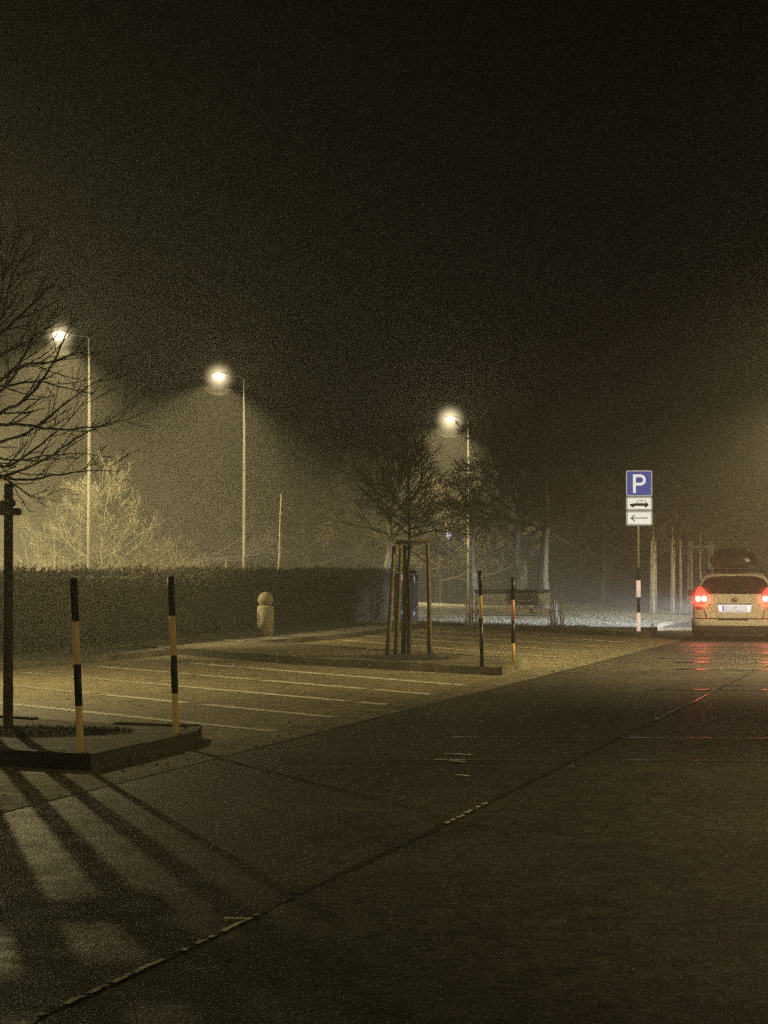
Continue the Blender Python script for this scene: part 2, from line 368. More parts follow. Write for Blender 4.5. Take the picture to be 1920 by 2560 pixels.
# near tree, just outside the left edge, its boughs reach into the picture
def bough_curve(pts,n=14):
    # Catmull-Rom
    P=[pts[0]*2-pts[1]]+pts+[pts[-1]*2-pts[-2]]; out=[]
    for i in range(1,len(P)-2):
        for k in range(n//(len(pts)-1)+1):
            t=k/(n//(len(pts)-1)+1); a,b,c,d=P[i-1],P[i],P[i+1],P[i+2]
            out.append(0.5*((2*b)+(-a+c)*t+(2*a-5*b+4*c-d)*t*t+(-a+3*b-3*c+d)*t**3))
    out.append(pts[-1]); return out
def near_tree():
    base=at(-105,1815,0.12); base.z=0.11; Y=base.y; rnd=random.Random(77)
    t=thing('bare_tree','dark bare young tree with long drooping twiggy boughs beside the tall round stake','tree',base)
    def W(px,py,dy): return atY(px,py,Y+dy)-base
    pts=[Vector((0,0,0)),W(-103,1500,0),W(-100,1250,0),W(-97,1050,0.02),W(-90,850,0.05),W(-80,640,0.08)]
    limbs_mesh('trunk',[(pts,[.075,.062,.055,.045,.03,.012],0)],M['bark'],t,(12,))
    # main boughs read as curves (photo px, py, depth offset)
    B_=[[(-100,1180,0),(-40,1080,.1),(40,1060,.2),(130,1073,.35),(215,1070,.5),(290,1058,.6),(352,1036,.7)],
        [(-100,1120,0),(-20,1045,-.1),(60,1000,-.2),(120,930,-.35),(160,850,-.45),(196,776,-.5)],
        [(-100,1150,0),(-30,1115,-.1),(70,1080,-.2),(150,1020,-.3),(230,960,-.4),(262,950,-.45)],
        [(-100,1230,0),(-10,1195,.1),(90,1160,.2),(170,1110,.3),(240,1070,.45),(310,1040,.55),(340,1000,.6)],
        [(-98,1215,0),(-30,1185,-.1),(60,1200,-.1),(150,1185,-.25),(220,1178,-.3),(298,1178,-.35)],
        [(-98,1260,0),(-20,1190,.3),(40,1215,.4),(75,1240,.45),(112,1250,.5)],
        [(-97,1000,0),(-20,860,.1),(40,800,.2),(90,750,.3),(130,715,.4),(170,728,.45)],
        [(-97,980,0),(-25,850,-.2),(10,770,-.3),(30,690,-.4),(75,620,-.5),(82,590,-.55)],
        [(-95,960,0),(-25,840,.3),(0,760,.4),(12,680,.45),(20,600,.5)],
        [(-100,1090,0),(-30,1010,.3),(20,960,.4),(60,890,.5),(80,840,.55),(110,760,.6)],
        [(-100,1060,0),(-20,970,-.3),(50,915,-.4),(120,905,-.5),(190,885,-.55),(215,872,-.6)],
        [(-100,1110,0),(-30,985,.1),(40,960,.2),(110,955,.2),(180,975,.3),(220,972,.4)],
        [(-98,1020,0),(-10,900,.0),(60,860,.1),(100,830,.2),(150,800,.2)],
        [(-97,1170,0),(-40,1135,.4),(30,1150,.5),(110,1140,.6),(200,1135,.7),(280,1145,.75)],
        [(-97,1200,0),(-50,1150,-.4),(10,1168,-.5),(90,1120,-.6),(160,1060,-.65),(250,960,-.7)],
        [(-95,900,0),(-40,760,.0),(0,690,.1),(40,640,.15),(56,560,.2)],
        [(-95,860,0),(-60,740,-.3),(-30,660,-.4),(5,600,-.4),(28,585,-.4)],
        [(-98,1075,0),(-160,1000,.2),(-260,930,.3),(-350,860,.4),(-430,830,.5)],
        [(-98,1150,0),(-180,1120,.2),(-300,1110,-.3),(-420,1090,-.4),(-500,1040,-.5)],
        [(-98,980,0),(-150,880,.2),(-220,780,.3),(-280,700,.4)],
        [(-98,1050,0),(-110,1000,-.6),(-60,930,-1.1),(-40,860,-1.5)],[(-98,1120,0),(-120,1050,.7),(-100,980,1.2),(-60,900,1.6)]]
    out=[]
    for i,b in enumerate(B_):
        c=bough_curve([W(*q) for q in b],18); r0=rnd.uniform(.016,.023)
        c=[p+Vector((rnd.uniform(-1,1),rnd.uniform(-1,1),rnd.uniform(-1,1)))*.008 for p in c]
        rs=[max(.0036,r0*(1-k/(len(c)-1))**.8) for k in range(len(c))]; out.append((c,rs,1))
        for k in range(9):
            f=0.22+0.76*(k+rnd.random())/9; j=min(int(f*(len(c)-1)),len(c)-2); d=(c[j+1]-c[j]).normalized()
            a=Vector((rnd.gauss(0,1),rnd.gauss(0,.8),rnd.gauss(0.25,1))); a=(a-d*a.dot(d)).normalized()
            grow(rnd,out,c[j],(d+a*rnd.uniform(.45,.8)).normalized(),rnd.uniform(.18,.55)*(1.2-.6*f),max(.0032,rs[j]*.5),2,3,0.35,.6,5,(2,4),.12,.55,.6,.2,.0024)
    limbs_mesh('crown',out,M['bark'],t,(6,6,4,3))
    # a few withered leaves still hanging
    vs=[];fs=[]
    for px,py,s in [(265,1053,.035),(207,1077,.035),(92,880,.025),(131,880,.022),(110,1022,.02),(58,730,.016),(236,872,.014),(112,835,.014),(305,1060,.016)]:
        p=W(px,py,.3); 
        for q in range(2):
            a=rnd.uniform(0,PI); k=len(vs); x=Vector((math.cos(a)*s*.35,math.sin(a)*s*.35,0)); 
            vs+=[p+Vector((0,0,s*.6)),p+x,p-Vector((0,0,s)),p-x]; fs.append((k,k+1,k+2,k+3))
    raw('dry_leaves',vs,fs,M['leafdry'],t)
    return base
nb=near_tree()
stakes('tall dark round stakes with cross rails on the near island, at the left edge',(nb.x,nb.y,0.11),0.60,0.35,0.35,2.28,0.044,M['wood'],bar_z=2.02,seed=3,lean=0.0)
mound('soil_pit',at(40,1832,.12),1.0,0.42,0.05,.115,seed=1)
# middle island tree
mt=at(1022,1640,0.12)
tree('thin dark bare tree inside the stakes of the middle island',(mt.x,mt.y,.11),4.1,2.0,.034,1.05,5,M['bark'],M['bark'],n_main=20,maxlev=3,kids=(4,6),minr=.0035,up=.3)
def mid_stakes():
    t=thing('tree_stake_frame','four weathered round stakes with one pale top rail on the middle island','tree stakes',(mt.x,mt.y,.11))
    Y=mt.y
    S=[((967,1643),(985,1365),-.30),((988,1640),(1003,1350),.30),((1008,1639),(1012,1362),.05),((1074,1641),(1069,1362),-.28)]
    def W(px,py,dy): p=atY(px,py,Y+dy); return p-Vector((mt.x,mt.y,.11))
    for i,(a,b,dy) in enumerate(S):
        A_=W(*a,dy); A_.z=-.05; B2=W(*b,dy); bm=bmesh.new()
        r=.036; pathtube(bm,[A_,A_.lerp(B2,.5)+Vector((.01,0,0)),B2-Vector((0,0,.01)),B2],[r*1.15,r,r*.85,r*.6],12); link_mesh('stake',bm,M['wood'],t,True)
    for (a,b,dy) in [((989,1356),(1075,1351),-.36)]:
        A_=W(*a,dy);B2=W(*b,dy);d=(B2-A_).normalized();bm=bmesh.new(); pathtube(bm,[A_,A_+d*.01,B2-d*.01,B2],[.03,.038,.036,.028],10); link_mesh('cross_rail',bm,M['wood'],t,True)
    A_=W(985,1372,-.28);B2=W(1003,1366,.3);bm=bmesh.new(); pathtube(bm,[A_,B2],[.03,.03],10); link_mesh('cross_rail',bm,M['wood'],t,True)
    A_=W(1013,1372,.1);B2=W(1030,1368,0);bm=bmesh.new(); pathtube(bm,[A_,B2],[.02,.02],10); link_mesh('tie_strap',bm,M['black'],t,True)
mid_stakes()
mound('soil_pit',at(1020,1643,.12),0.85,0.9,0.06,.115,seed=2)
# background trees
def bg(px,Y): return Vector(((px-960)/F*Y,Y,0))
def bt(label,px,Y,*a,**k):
    p=bg(px,Y); p.z=0.0
    return tree(label,p,*a,**k)
G='bare trees standing in the fog behind the hedge'
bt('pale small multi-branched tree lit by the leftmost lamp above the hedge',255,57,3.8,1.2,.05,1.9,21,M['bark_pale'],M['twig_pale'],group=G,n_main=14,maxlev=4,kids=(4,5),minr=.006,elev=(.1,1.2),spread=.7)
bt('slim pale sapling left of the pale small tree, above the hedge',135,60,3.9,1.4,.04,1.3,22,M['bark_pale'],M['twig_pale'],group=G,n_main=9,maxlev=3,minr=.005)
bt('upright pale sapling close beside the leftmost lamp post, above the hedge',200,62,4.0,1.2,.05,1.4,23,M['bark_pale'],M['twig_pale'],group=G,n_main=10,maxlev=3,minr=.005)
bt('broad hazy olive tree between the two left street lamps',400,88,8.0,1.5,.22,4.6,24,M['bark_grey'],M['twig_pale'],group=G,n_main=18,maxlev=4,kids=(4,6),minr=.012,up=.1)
bt('broad dim tree right of the second lamp post, far behind the hedge',760,92,8.5,1.6,.22,4.8,25,M['bark'],M['twig'],group=G,n_main=18,maxlev=4,kids=(4,6),minr=.014,up=.1)
bt('tall dark tree with a thick pale lower trunk at the end of the hedge',973,66,6.2,2.2,.15,2.1,26,M['bark_grey'],M['twig'],group=G,n_main=20,maxlev=4,kids=(4,6),minr=.008,up=.2)
bt('large forked tree just right of the farthest street lamp',1300,74,8.2,2.6,.24,2.7,27,M['bark_grey'],M['twig_mid'],group=G,n_main=24,maxlev=4,kids=(5,6),minr=.012,up=.15,elev=(.35,1.2))
bt('dark leaning trunk just right of the large forked tree',1345,72,7.2,2.8,.13,2.4,28,M['bark'],M['twig'],group=G,n_main=12,maxlev=4,kids=(4,5),minr=.009,lean=(.5,0))
bt('bushy tree with low branches beside the small white lamp',1185,70,5.0,1.3,.12,2.0,29,M['bark_grey'],M['twig_mid'],group=G,n_main=14,maxlev=4,kids=(4,5),minr=.008)
bt('tree with a straight pale trunk behind the right end of the bench',1367,69,7.0,2.6,.11,2.8,30,M['bark_grey'],M['twig'],group=G,n_main=16,maxlev=4,kids=(4,6),minr=.009)
bt('dim crown of a tree behind the parking sign',1520,84,8.2,1.8,.2,3.8,31,M['bark'],M['twig'],group=G,n_main=22,maxlev=4,kids=(4,6),minr=.019)
bt('faint tree crown above the parked car',1760,88,8.6,2.0,.2,4.0,32,M['bark'],M['twig'],group=G,n_main=22,maxlev=4,kids=(4,6),minr=.019)
bt('bushy low tree behind the left end of the bench',1095,88,5.2,1.0,.14,2.6,33,M['bark'],M['twig'],group=G,n_main=18,maxlev=4,kids=(4,6),minr=.010)
# staked young trees ahead of the car
SG='staked saplings on the verge ahead of the car'
def far_sapling(px,py,seed,label,slabel,hw,rz,bars,corners,h=2.45):
    p=at(px,py,.12)
    tree(label,(p.x,p.y,.11),3.6,2.0,.045,.8,seed,M['bark_pale'],M['twig'],group=SG,name='sapling',n_main=9,maxlev=3,kids=(3,4),minr=.006)
    stakes(slabel,(p.x,p.y,.11),rz,hw,hw,h,.05,M['wood'],group='stake frames on the verge ahead of the car',bars=bars,corners=corners,seed=seed,lean=.03)
far_sapling(1634,1530,41,'sapling at the leaning stake right of the sign post','pair of leaning pale stakes nearest the sign post',.22,.4,(0,),(0,2))
far_sapling(1682,1527,42,'sapling with a lit trunk in the tight stake cluster','tight cluster of pale lit stakes left of the car tail lamp',.20,.5,(1,),(0,1,2))
far_sapling(1752,1522,43,'sapling in the wide stake frame behind the car','wide frame of pale stakes with a thin cross rail beside the roof box',.40,0,(0,2),(0,1,2,3))
# ---------------------------------------------------------------- hedge
def hedge():
    rnd=random.Random(9)
    A0=rd(-15.75,14,0); A1=rd(-16.45,59.5,0)
    t=thing('hedge','long clipped leafless hedge with a flat top along the back of the parking bays','hedge',A0,0)
    d=(A1-A0); L=d.length; d.normalize(); nrm=Vector((-d.y,d.x,0))   # to the left / back
    H=1.56; W=1.7; vs=[];fs=[]
    # dense inner core
    nu=int(L/0.35); prof=[(0.12,0.05),(0.10,.5),(.10,1.0),(.16,1.36),(.35,H-.13),(W-.35,H-.13),(W-.15,1.3),(W-.12,0.05)]
    for i in range(nu+1):
        u=L*i/nu
        for (w,z) in prof:
            k=noise.noise(Vector((u*1.5,w*2,z*2)))*.10
            vs.append(d*u+nrm*(w+k)+Vector((0,0,z+k*.5)))
    m=len(prof)
    for i in range(nu):
        for k in range(m-1): fs.append((i*m+k,(i+1)*m+k,(i+1)*m+k+1,i*m+k+1))
    fs.append(tuple(range(m))); fs.append(tuple(range(nu*m,nu*m+m))[::-1])
    raw('inner_branches',vs,fs,M['hedge'],t,True)
    vs=[];fs=[]
    for i in range(46000):
        u=L*rnd.random(); s=rnd.random()
        if s<.50: w=rnd.gauss(.06,.05); z=rnd.uniform(.03,H-.08); dr=Vector((0,0,0))-nrm*.8+Vector((0,0,.5))
        elif s<.93: w=rnd.uniform(0,W); z=H-.12+rnd.gauss(0,.055); dr=Vector((0,0,1))
        else: u=L+rnd.gauss(-.03,.05); w=rnd.uniform(0,W); z=rnd.uniform(.05,H-.1); dr=d*.8+Vector((0,0,.5))
        z+=.10*noise.noise(Vector((u*.9,w,0)))
        dr=(dr+Vector((rnd.gauss(0,.55),rnd.gauss(0,.55),rnd.gauss(0,.45)))).normalized()
        ln=rnd.uniform(.05,.13); p=d*u+nrm*w+Vector((0,0,z)); q=p+dr*ln
        sx=dr.cross(Vector((rnd.gauss(0,1),rnd.gauss(0,1),rnd.gauss(0,1)))).normalized()*rnd.uniform(.004,.011)
        k=len(vs); vs+=[p-sx,p+sx,q+sx*1.4,q-sx*.6]; fs.append((k,k+1,k+2,k+3))
    raw('twigs',vs,fs,M['hedge'],t)
    return A0,d,nrm,L
HA,Hd,Hn,HL=hedge()
# low shrubs lit by the first lamp behind the hedge
def shrub(label,loc,r,h,seed,m,n=45):
    rnd=random.Random(seed); t=thing('low_shrub',label,'shrub',loc,0,'low shrubs behind the hedge'); out=[]
    for k in range(n):
        az=rnd.uniform(0,2*PI); el=rnd.uniform(.5,1.4); d=Vector((math.cos(az)*math.cos(el),math.sin(az)*math.cos(el),math.sin(el)))
        grow(rnd,out,Vector((rnd.uniform(-.3,.3)*r,rnd.uniform(-.3,.3)*r,0)),d,h*rnd.uniform(.7,1.05),.015,1,3,.1,.5,5,(4,6),.15,.5,.3,.3,.006)
    limbs_mesh('branches',out,m,t)
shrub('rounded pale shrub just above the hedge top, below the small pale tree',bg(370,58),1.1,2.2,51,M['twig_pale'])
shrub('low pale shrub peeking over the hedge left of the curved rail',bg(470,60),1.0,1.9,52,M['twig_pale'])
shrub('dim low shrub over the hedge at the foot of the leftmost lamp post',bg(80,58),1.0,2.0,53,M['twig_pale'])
# grass blades (uncountable)
def grass():
    rnd=random.Random(4); vs=[];fs=[]
    def blade(p,h,w=.006):
        a=rnd.uniform(0,2*PI); x=Vector((math.cos(a)*w,math.sin(a)*w,0)); l=Vector((rnd.gauss(0,.35)*h,rnd.gauss(0,.35)*h,h)); k=len(vs)
        vs.extend([p-x,p+x,p+l]); fs.append((k,k+1,k+2))
    for i in range(26000):                       # verge beyond the bays
        u=50+60*rnd.random()**1.6; v=rnd.uniform(-15,-8.0)
        p=rd(v,u,.105); 
        if noise.noise(Vector((p.x*.8,p.y*.5,0)))<-.15: continue
        blade(p,rnd.uniform(.03,.09),.010)
    for i in range(14000):                       # foot of the hedge
        u=rnd.uniform(0,HL); p=HA+Hd*u-Hn*(rnd.random()**2*1.4-.1); p.z=.085
        if noise.noise(Vector((p.x*1.3,p.y*1.3,4)))<-.1: continue
        blade(p,rnd.uniform(.03,.10),.008)
    c1=at(60,1830,.12); c2=at(1020,1643,.12)
    for c,rx,n in ((c1,1.0,2500),(c2,.9,1200)):
        for i in range(n):
            a=rnd.uniform(0,2*PI); r=rnd.random()**.5; p=Vector((c.x+rx*r*math.cos(a),c.y+.42*r*math.sin(a),.12)); blade(p,rnd.uniform(.015,.06),.006)
    o=raw('grass',vs,fs,M['blade']); tag(o,'short rough winter grass on the verges and in the tree pits','grass',kind='stuff')
grass()
# fallen leaves on the bays and the road
def litter():
    rnd=random.Random(8); vs=[];fs=[]
    for i in range(1100):
        u=rnd.uniform(8,55); v=rnd.uniform(-15,VE) if rnd.random()<.75 else rnd.uniform(VE,0)
        if rnd.random()<.4: v=VE-rnd.random()**2*1.2
        p=rd(v,u,.02); s=rnd.uniform(.012,.03); a=rnd.uniform(0,PI); x=Vector((math.cos(a),math.sin(a),rnd.uniform(-.2,.4)))*s; y=Vector((-math.sin(a),math.cos(a),rnd.uniform(-.2,.4)))*s*.6
        k=len(vs); vs+=[p-x,p+y,p+x+Vector((0,0,.006)),p-y]; fs.append((k,k+1,k+2,k+3))
    o=raw('fallen_leaves',vs,fs,M['leafdry']); tag(o,'small dead leaves scattered over the bays and gutter','leaves',kind='stuff')
litter()
# ---------------------------------------------------------------- striped marker poles
def marker(label,base,top,bands,r,z0,Yd=0,hi=None,name='striped_marker_pole',group='striped marker poles on the islands'):
    b=at(*base,z0); t_=atY(top[0],top[1],b.y)
    o=thing(name,label,'marker pole',(b.x,b.y,z0-.012),0,group)
    v=t_-Vector((b.x,b.y,z0-.012)); tot=base[1]-top[1]
    for (y0,y1,m) in bands:
        f0=(base[1]-y1)/tot; f1=(base[1]-y0)/tot
        bm=bmesh.new(); rr=r*(1.0 if m!='black' else 1.06); cyl(bm,v*f0,v*f1,rr,rr,20); 
        if f1>.99: cyl(bm,v*f1,v*f1+Vector((0,0,.012)),rr*.98,rr*.5,20)
        link_mesh('band',bm,M[m],o,False)
        for p in o.children[-1].data.polygons:
            if len(p.vertices)==4: p.use_smooth=True
    return o
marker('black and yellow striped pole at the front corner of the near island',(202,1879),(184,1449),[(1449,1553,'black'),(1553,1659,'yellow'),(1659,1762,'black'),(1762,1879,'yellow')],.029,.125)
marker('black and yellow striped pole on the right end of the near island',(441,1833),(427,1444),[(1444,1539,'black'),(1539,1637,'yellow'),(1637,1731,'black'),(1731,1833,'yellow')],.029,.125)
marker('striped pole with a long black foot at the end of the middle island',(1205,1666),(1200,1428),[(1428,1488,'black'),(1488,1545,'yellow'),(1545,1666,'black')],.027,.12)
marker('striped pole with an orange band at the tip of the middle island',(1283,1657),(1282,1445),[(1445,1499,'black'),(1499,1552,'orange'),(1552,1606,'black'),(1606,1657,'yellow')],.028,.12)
# ---------------------------------------------------------------- parking sign
def sign():
    b=at(1596.5,1583,.12); Y=b.y; px=Y/F    # metres per photo pixel
    o=thing('parking_sign','blue parking sign above a white car panel and a white left-arrow panel on one post','road sign',(b.x,b.y,.108),0)
    zz=lambda y:(atY(1597,y,Y).z-.108)
    xx=lambda x:(x-1596.5)*px
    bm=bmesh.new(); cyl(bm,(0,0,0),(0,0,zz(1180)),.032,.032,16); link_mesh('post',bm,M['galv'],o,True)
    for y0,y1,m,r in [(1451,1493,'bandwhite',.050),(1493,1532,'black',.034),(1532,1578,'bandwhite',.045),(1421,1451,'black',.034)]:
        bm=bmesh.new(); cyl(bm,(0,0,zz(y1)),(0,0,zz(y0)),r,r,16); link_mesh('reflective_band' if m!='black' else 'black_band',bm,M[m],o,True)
    def rrect(bm,x0,x1,z0,z1,r,y0,y1):
        pts=[]
        for cx,cz,a0 in ((x1-r,z1-r,0),(x0+r,z1-r,PI/2),(x0+r,z0+r,PI),(x1-r,z0+r,1.5*PI)):
            for k in range(6): a=a0+PI/2*k/5; pts.append((cx+r*math.cos(a),cz+r*math.sin(a)))
        A=[bm.verts.new((x,y0,z)) for x,z in pts]; B2=[bm.verts.new((x,y1,z)) for x,z in pts]
        f=[bm.faces.new(A),bm.faces.new(B2[::-1])]+[bm.faces.new((A[k],B2[k],B2[(k+1)%len(A)],A[(k+1)%len(A)])) for k in range(len(A))]
        bmesh.ops.recalc_face_normals(bm,faces=f)
    X0,X1=xx(1566),xx(1631); yb=-.036
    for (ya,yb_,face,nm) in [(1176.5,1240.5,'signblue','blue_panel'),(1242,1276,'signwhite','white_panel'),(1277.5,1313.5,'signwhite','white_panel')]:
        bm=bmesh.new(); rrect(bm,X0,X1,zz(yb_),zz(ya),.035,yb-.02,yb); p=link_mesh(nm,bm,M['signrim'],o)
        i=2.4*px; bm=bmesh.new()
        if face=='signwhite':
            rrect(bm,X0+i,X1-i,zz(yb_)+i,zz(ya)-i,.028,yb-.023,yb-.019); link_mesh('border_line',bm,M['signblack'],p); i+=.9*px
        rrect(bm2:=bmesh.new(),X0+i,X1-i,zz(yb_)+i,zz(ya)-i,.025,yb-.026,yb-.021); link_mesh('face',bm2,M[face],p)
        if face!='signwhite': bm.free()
    # letter P as strokes
    yf=yb-.0285
    def flat(name,polys,m,y=yf):
        vs=[];fs=[]
        for pl in polys:
            k=len(vs); vs+=[(xx(x),y,zz(z)) for x,z in pl]; fs.append(tuple(range(k,k+len(pl))))
        ob=raw(name,vs,fs,m,o)
        return ob
    P=[]
    # zoom: panel spans x 490-970 (65 px), y 345-820 ; scale 7.373 from (1500,1130)
    c=lambda x,y:(1500+x/7.373,1130+y/7.373)
    P.append([c(610,415),c(664,415),c(664,755),c(612,755)])
    def arc(cx,cy,rx,ry,w,a0,a1,n=14):
        q=[]
        for k in range(n):
            t0=a0+(a1-a0)*k/n; t1=a0+(a1-a0)*(k+1)/n
            q.append([c(cx+rx*math.cos(t0),cy-ry*math.sin(t0)),c(cx+rx*math.cos(t1),cy-ry*math.sin(t1)),c(cx+(rx-w)*math.cos(t1),cy-(ry-w)*math.sin(t1)),c(cx+(rx-w)*math.cos(t0),cy-(ry-w)*math.sin(t0))])
        return q
    P.append([c(664,415),c(745,415),c(745,467),c(664,467)]); P.append([c(664,570),c(745,570),c(745,620),c(664,620)])
    P+=arc(745,517.5,103,102.5,51,PI/2,-PI/2)
    flat('letter_p',P,M['signwhite'])
    # car pictogram
    Q=[[c(548,965),c(560,958),c(660,945),c(860,945),c(892,960),c(897,990),c(885,997),c(560,997),c(552,985)]]
    ro=[(655,950),(708,893),(815,889),(893,958)]
    ri=[(672,948),(713,901),(812,898),(860,948)]
    for k in range(3): Q.append([c(*ro[k]),c(*ro[k+1]),c(*ri[k+1]),c(*ri[k])])
    Q.append([c(757,895),c(764,895),c(764,950),c(757,950)])
    for wx in (603,845): Q.append([c(wx+27*math.cos(2*PI*k/18),997+27*math.sin(2*PI*k/18)) for k in range(18)])
    flat('car_pictogram',Q[:-2],M['signblack']); [flat('pictogram_wheel',[q_],M['signblack'],yf-.001) for q_ in Q[-2:]]
    flat('arrow',[[c(570,1210),c(885,1210),c(885,1226),c(570,1226)]],M['signblack'])
    flat('arrow_head',[[c(562,1218),c(572,1206),c(625,1165),c(648,1152),c(650,1162),c(600,1212)],[c(562,1218),c(600,1222),c(648,1272),c(646,1284),c(625,1272),c(572,1230)]],M['signblack'],yf-.001)
sign()
# ---------------------------------------------------------------- street lamps
def spot(name,loc,target,energy,col,size=2.6,blend=.6,rad=.12,parent=None):
    l=bpy.data.lights.new(name,'SPOT'); l.energy=energy; l.color=col; l.spot_size=size; l.spot_blend=blend; l.shadow_soft_size=rad
    o=bpy.data.objects.new(name,l); C.objects.link(o); o.location=loc
    o.rotation_euler=(Vector(target)-Vector(loc)).to_track_quat('-Z','Y').to_euler()
    if parent is not None: o.parent=parent
    return o
def point(name,loc,energy,col,rad=.12,parent=None):
    l=bpy.data.lights.new(name,'POINT'); l.energy=energy; l.color=col; l.shadow_soft_size=rad
    o=bpy.data.objects.new(name,l); C.objects.link(o); o.location=loc
    if parent is not None: o.parent=parent
    return o
LC=(1.0,0.80,0.36)
def aura_mat(R,col=(1,.80,.42,1),K=9.0):  # emission-only volume fading outward, for the added halos
    m=bpy.data.materials.new('emissive_halo'); m.use_nodes=True; nt=m.node_tree; N=nt.nodes; L=nt.links
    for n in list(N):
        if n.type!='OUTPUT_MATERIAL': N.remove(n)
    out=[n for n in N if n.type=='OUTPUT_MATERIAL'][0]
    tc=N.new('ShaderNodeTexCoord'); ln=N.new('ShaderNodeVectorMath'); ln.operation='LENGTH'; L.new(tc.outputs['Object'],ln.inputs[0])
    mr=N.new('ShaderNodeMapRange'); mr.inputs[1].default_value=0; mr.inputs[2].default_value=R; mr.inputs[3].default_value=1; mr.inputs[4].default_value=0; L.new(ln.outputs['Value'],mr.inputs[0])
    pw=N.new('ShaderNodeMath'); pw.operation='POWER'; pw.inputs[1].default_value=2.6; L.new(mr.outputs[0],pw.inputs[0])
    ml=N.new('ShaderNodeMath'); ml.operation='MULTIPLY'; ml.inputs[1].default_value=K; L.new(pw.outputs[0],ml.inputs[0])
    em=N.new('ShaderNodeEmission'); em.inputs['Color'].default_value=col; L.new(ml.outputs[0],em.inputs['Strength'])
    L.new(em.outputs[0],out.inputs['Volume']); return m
def lamp(label,x,y,h,ax,ay,e,ep,group='street lamps with lit heads',spd=2.5,tilt=None,rad=.10,aura=0,blend=1.0):
    o=thing('street_lamp',label,'street lamp',(x,y,0),0,group)
    bm=bmesh.new(); pathtube(bm,[Vector((0,0,-.05)),Vector((0,0,1.1)),Vector((0,0,1.2)),Vector((0,0,h))],[.075,.07,.052,.034],14); link_mesh('pole',bm,M['galv'],o,True)
    a=Vector((ax,ay,0)); L=a.length; a.normalize()
    bm=bmesh.new(); pathtube(bm,[Vector((0,0,h-.05)),Vector((0,0,h+.05))+a*.05,a*(L*.45)+Vector((0,0,h+.10)),a*(L-.2)+Vector((0,0,h+.15))],[.022,.02,.02,.02],8); link_mesh('arm',bm,M['lamphead'],o,True)
    c=a*L+Vector((0,0,h+.15)); s=Vector((-a.y,a.x,0))
    # housing: flattened tapering shell
    bm=bmesh.new(); rings=[]
    for f,w,t in [(-.34,.04,.02),(-.25,.07,.04),(0,.10,.07),(.19,.10,.05),(.24,.06,.02)]:
        rings.append([bm.verts.new(c+a*f+s*(w*math.cos(k))+Vector((0,0,.02+t*max(0,math.sin(k))))) for k in [2*PI*q/14 for q in range(14)]])
    for A_,B_ in zip(rings,rings[1:]):
        for k in range(14): bm.faces.new((A_[k],A_[(k+1)%14],B_[(k+1)%14],B_[k]))
    bm.faces.new(rings[0]); bm.faces.new(rings[-1][::-1]); hd=link_mesh('lamp_head',bm,M['lamphead'],o,True)
    # lit bowl below
    bm=bmesh.new(); bmesh.ops.create_uvsphere(bm,u_segments=16,v_segments=10,radius=1)
    for v in bm.verts:
        p=v.co.copy(); v.co=c+a*(.0+p.x*.21)+s*(p.y*.19)+Vector((0,0,-.035+p.z*(.155 if p.z<0 else .11)))
    link_mesh('lamp_glass',bm,M['lampglass'],hd,True)
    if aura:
        bm=bmesh.new(); bmesh.ops.create_icosphere(bm,subdivisions=3,radius=aura)  # self-glowing sphere added to draw the lamp halo
        g_=link_mesh('emissive_halo',bm,aura_mat(aura),hd,True); g_.location=c+Vector((0,0,-.08)); g_['label']='added glowing sphere drawing a halo around the lit lamp glass'
    lp=c+Vector((0,0,-.24))
    spot('lamp_beam',lp,lp+(a*.14 if tilt is None else Vector(tilt))+Vector((0,0,-1)),e,LC,spd,blend,rad,o)
    if ep: point('lamp_glow',lp,ep,LC,.10,o)
    return o
H=7.8
def lampat(px,py): 
    Y=F*(H-CH)/(1420-py); return (px-960)/F*Y,Y
ENERGY=1.0
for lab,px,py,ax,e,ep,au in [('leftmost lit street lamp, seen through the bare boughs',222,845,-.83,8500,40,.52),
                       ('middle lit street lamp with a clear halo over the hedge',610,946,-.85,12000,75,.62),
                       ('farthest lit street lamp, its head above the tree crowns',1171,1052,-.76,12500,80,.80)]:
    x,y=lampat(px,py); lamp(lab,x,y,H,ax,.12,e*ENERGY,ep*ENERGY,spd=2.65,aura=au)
lamp('low park lamp just outside the left edge, by the near hedge',-7.6,27.4,3.9,1.6,-.47,950,14,rad=.03,tilt=(.10,-.15,0),spd=2.85,blend=.5)
lamp('next street lamp of the row, outside the left edge behind the hedge',-12.0,43.5,7.8,-.83,.12,120000,420,tilt=(.1,0,0),spd=2.0)
lamp('street lamp outside the right edge, beside the far lane of the road',12.8,31.0,8.0,-1.2,.2,19000,0,tilt=(-.22,.3,0),spd=2.3)
lamp('street lamp outside the right edge, beyond the car',15.5,64.0,8.0,-1.2,.2,8000,60)
lamp('street lamp outside the right edge, nearest to the viewer',9.0,12.4,7.0,-1.1,.1,2200,0,tilt=(-.12,.0,0),spd=2.2)
# slender pale mast behind the hedge
def mast():
    b=bg(695,66); t=thing('slender_mast','thin pale leaning mast behind the hedge right of the second lamp','mast',b)
    Y=66; W=lambda px,py:atY(px,py,Y)-b
    bm=bmesh.new(); pathtube(bm,[Vector((0,0,0)),W(697,1440),W(699,1380),W(701,1290),W(703,1235)],[.05,.045,.04,.03,.022],10); link_mesh('shaft',bm,M['bark_pale'],t,True)
    bm=bmesh.new(); q=W(702,1285); cyl(bm,q-Vector((.07,0,0)),q+Vector((.07,0,0)),.03,.03,10); link_mesh('collar',bm,M['bark_pale'],t,True)
mast()
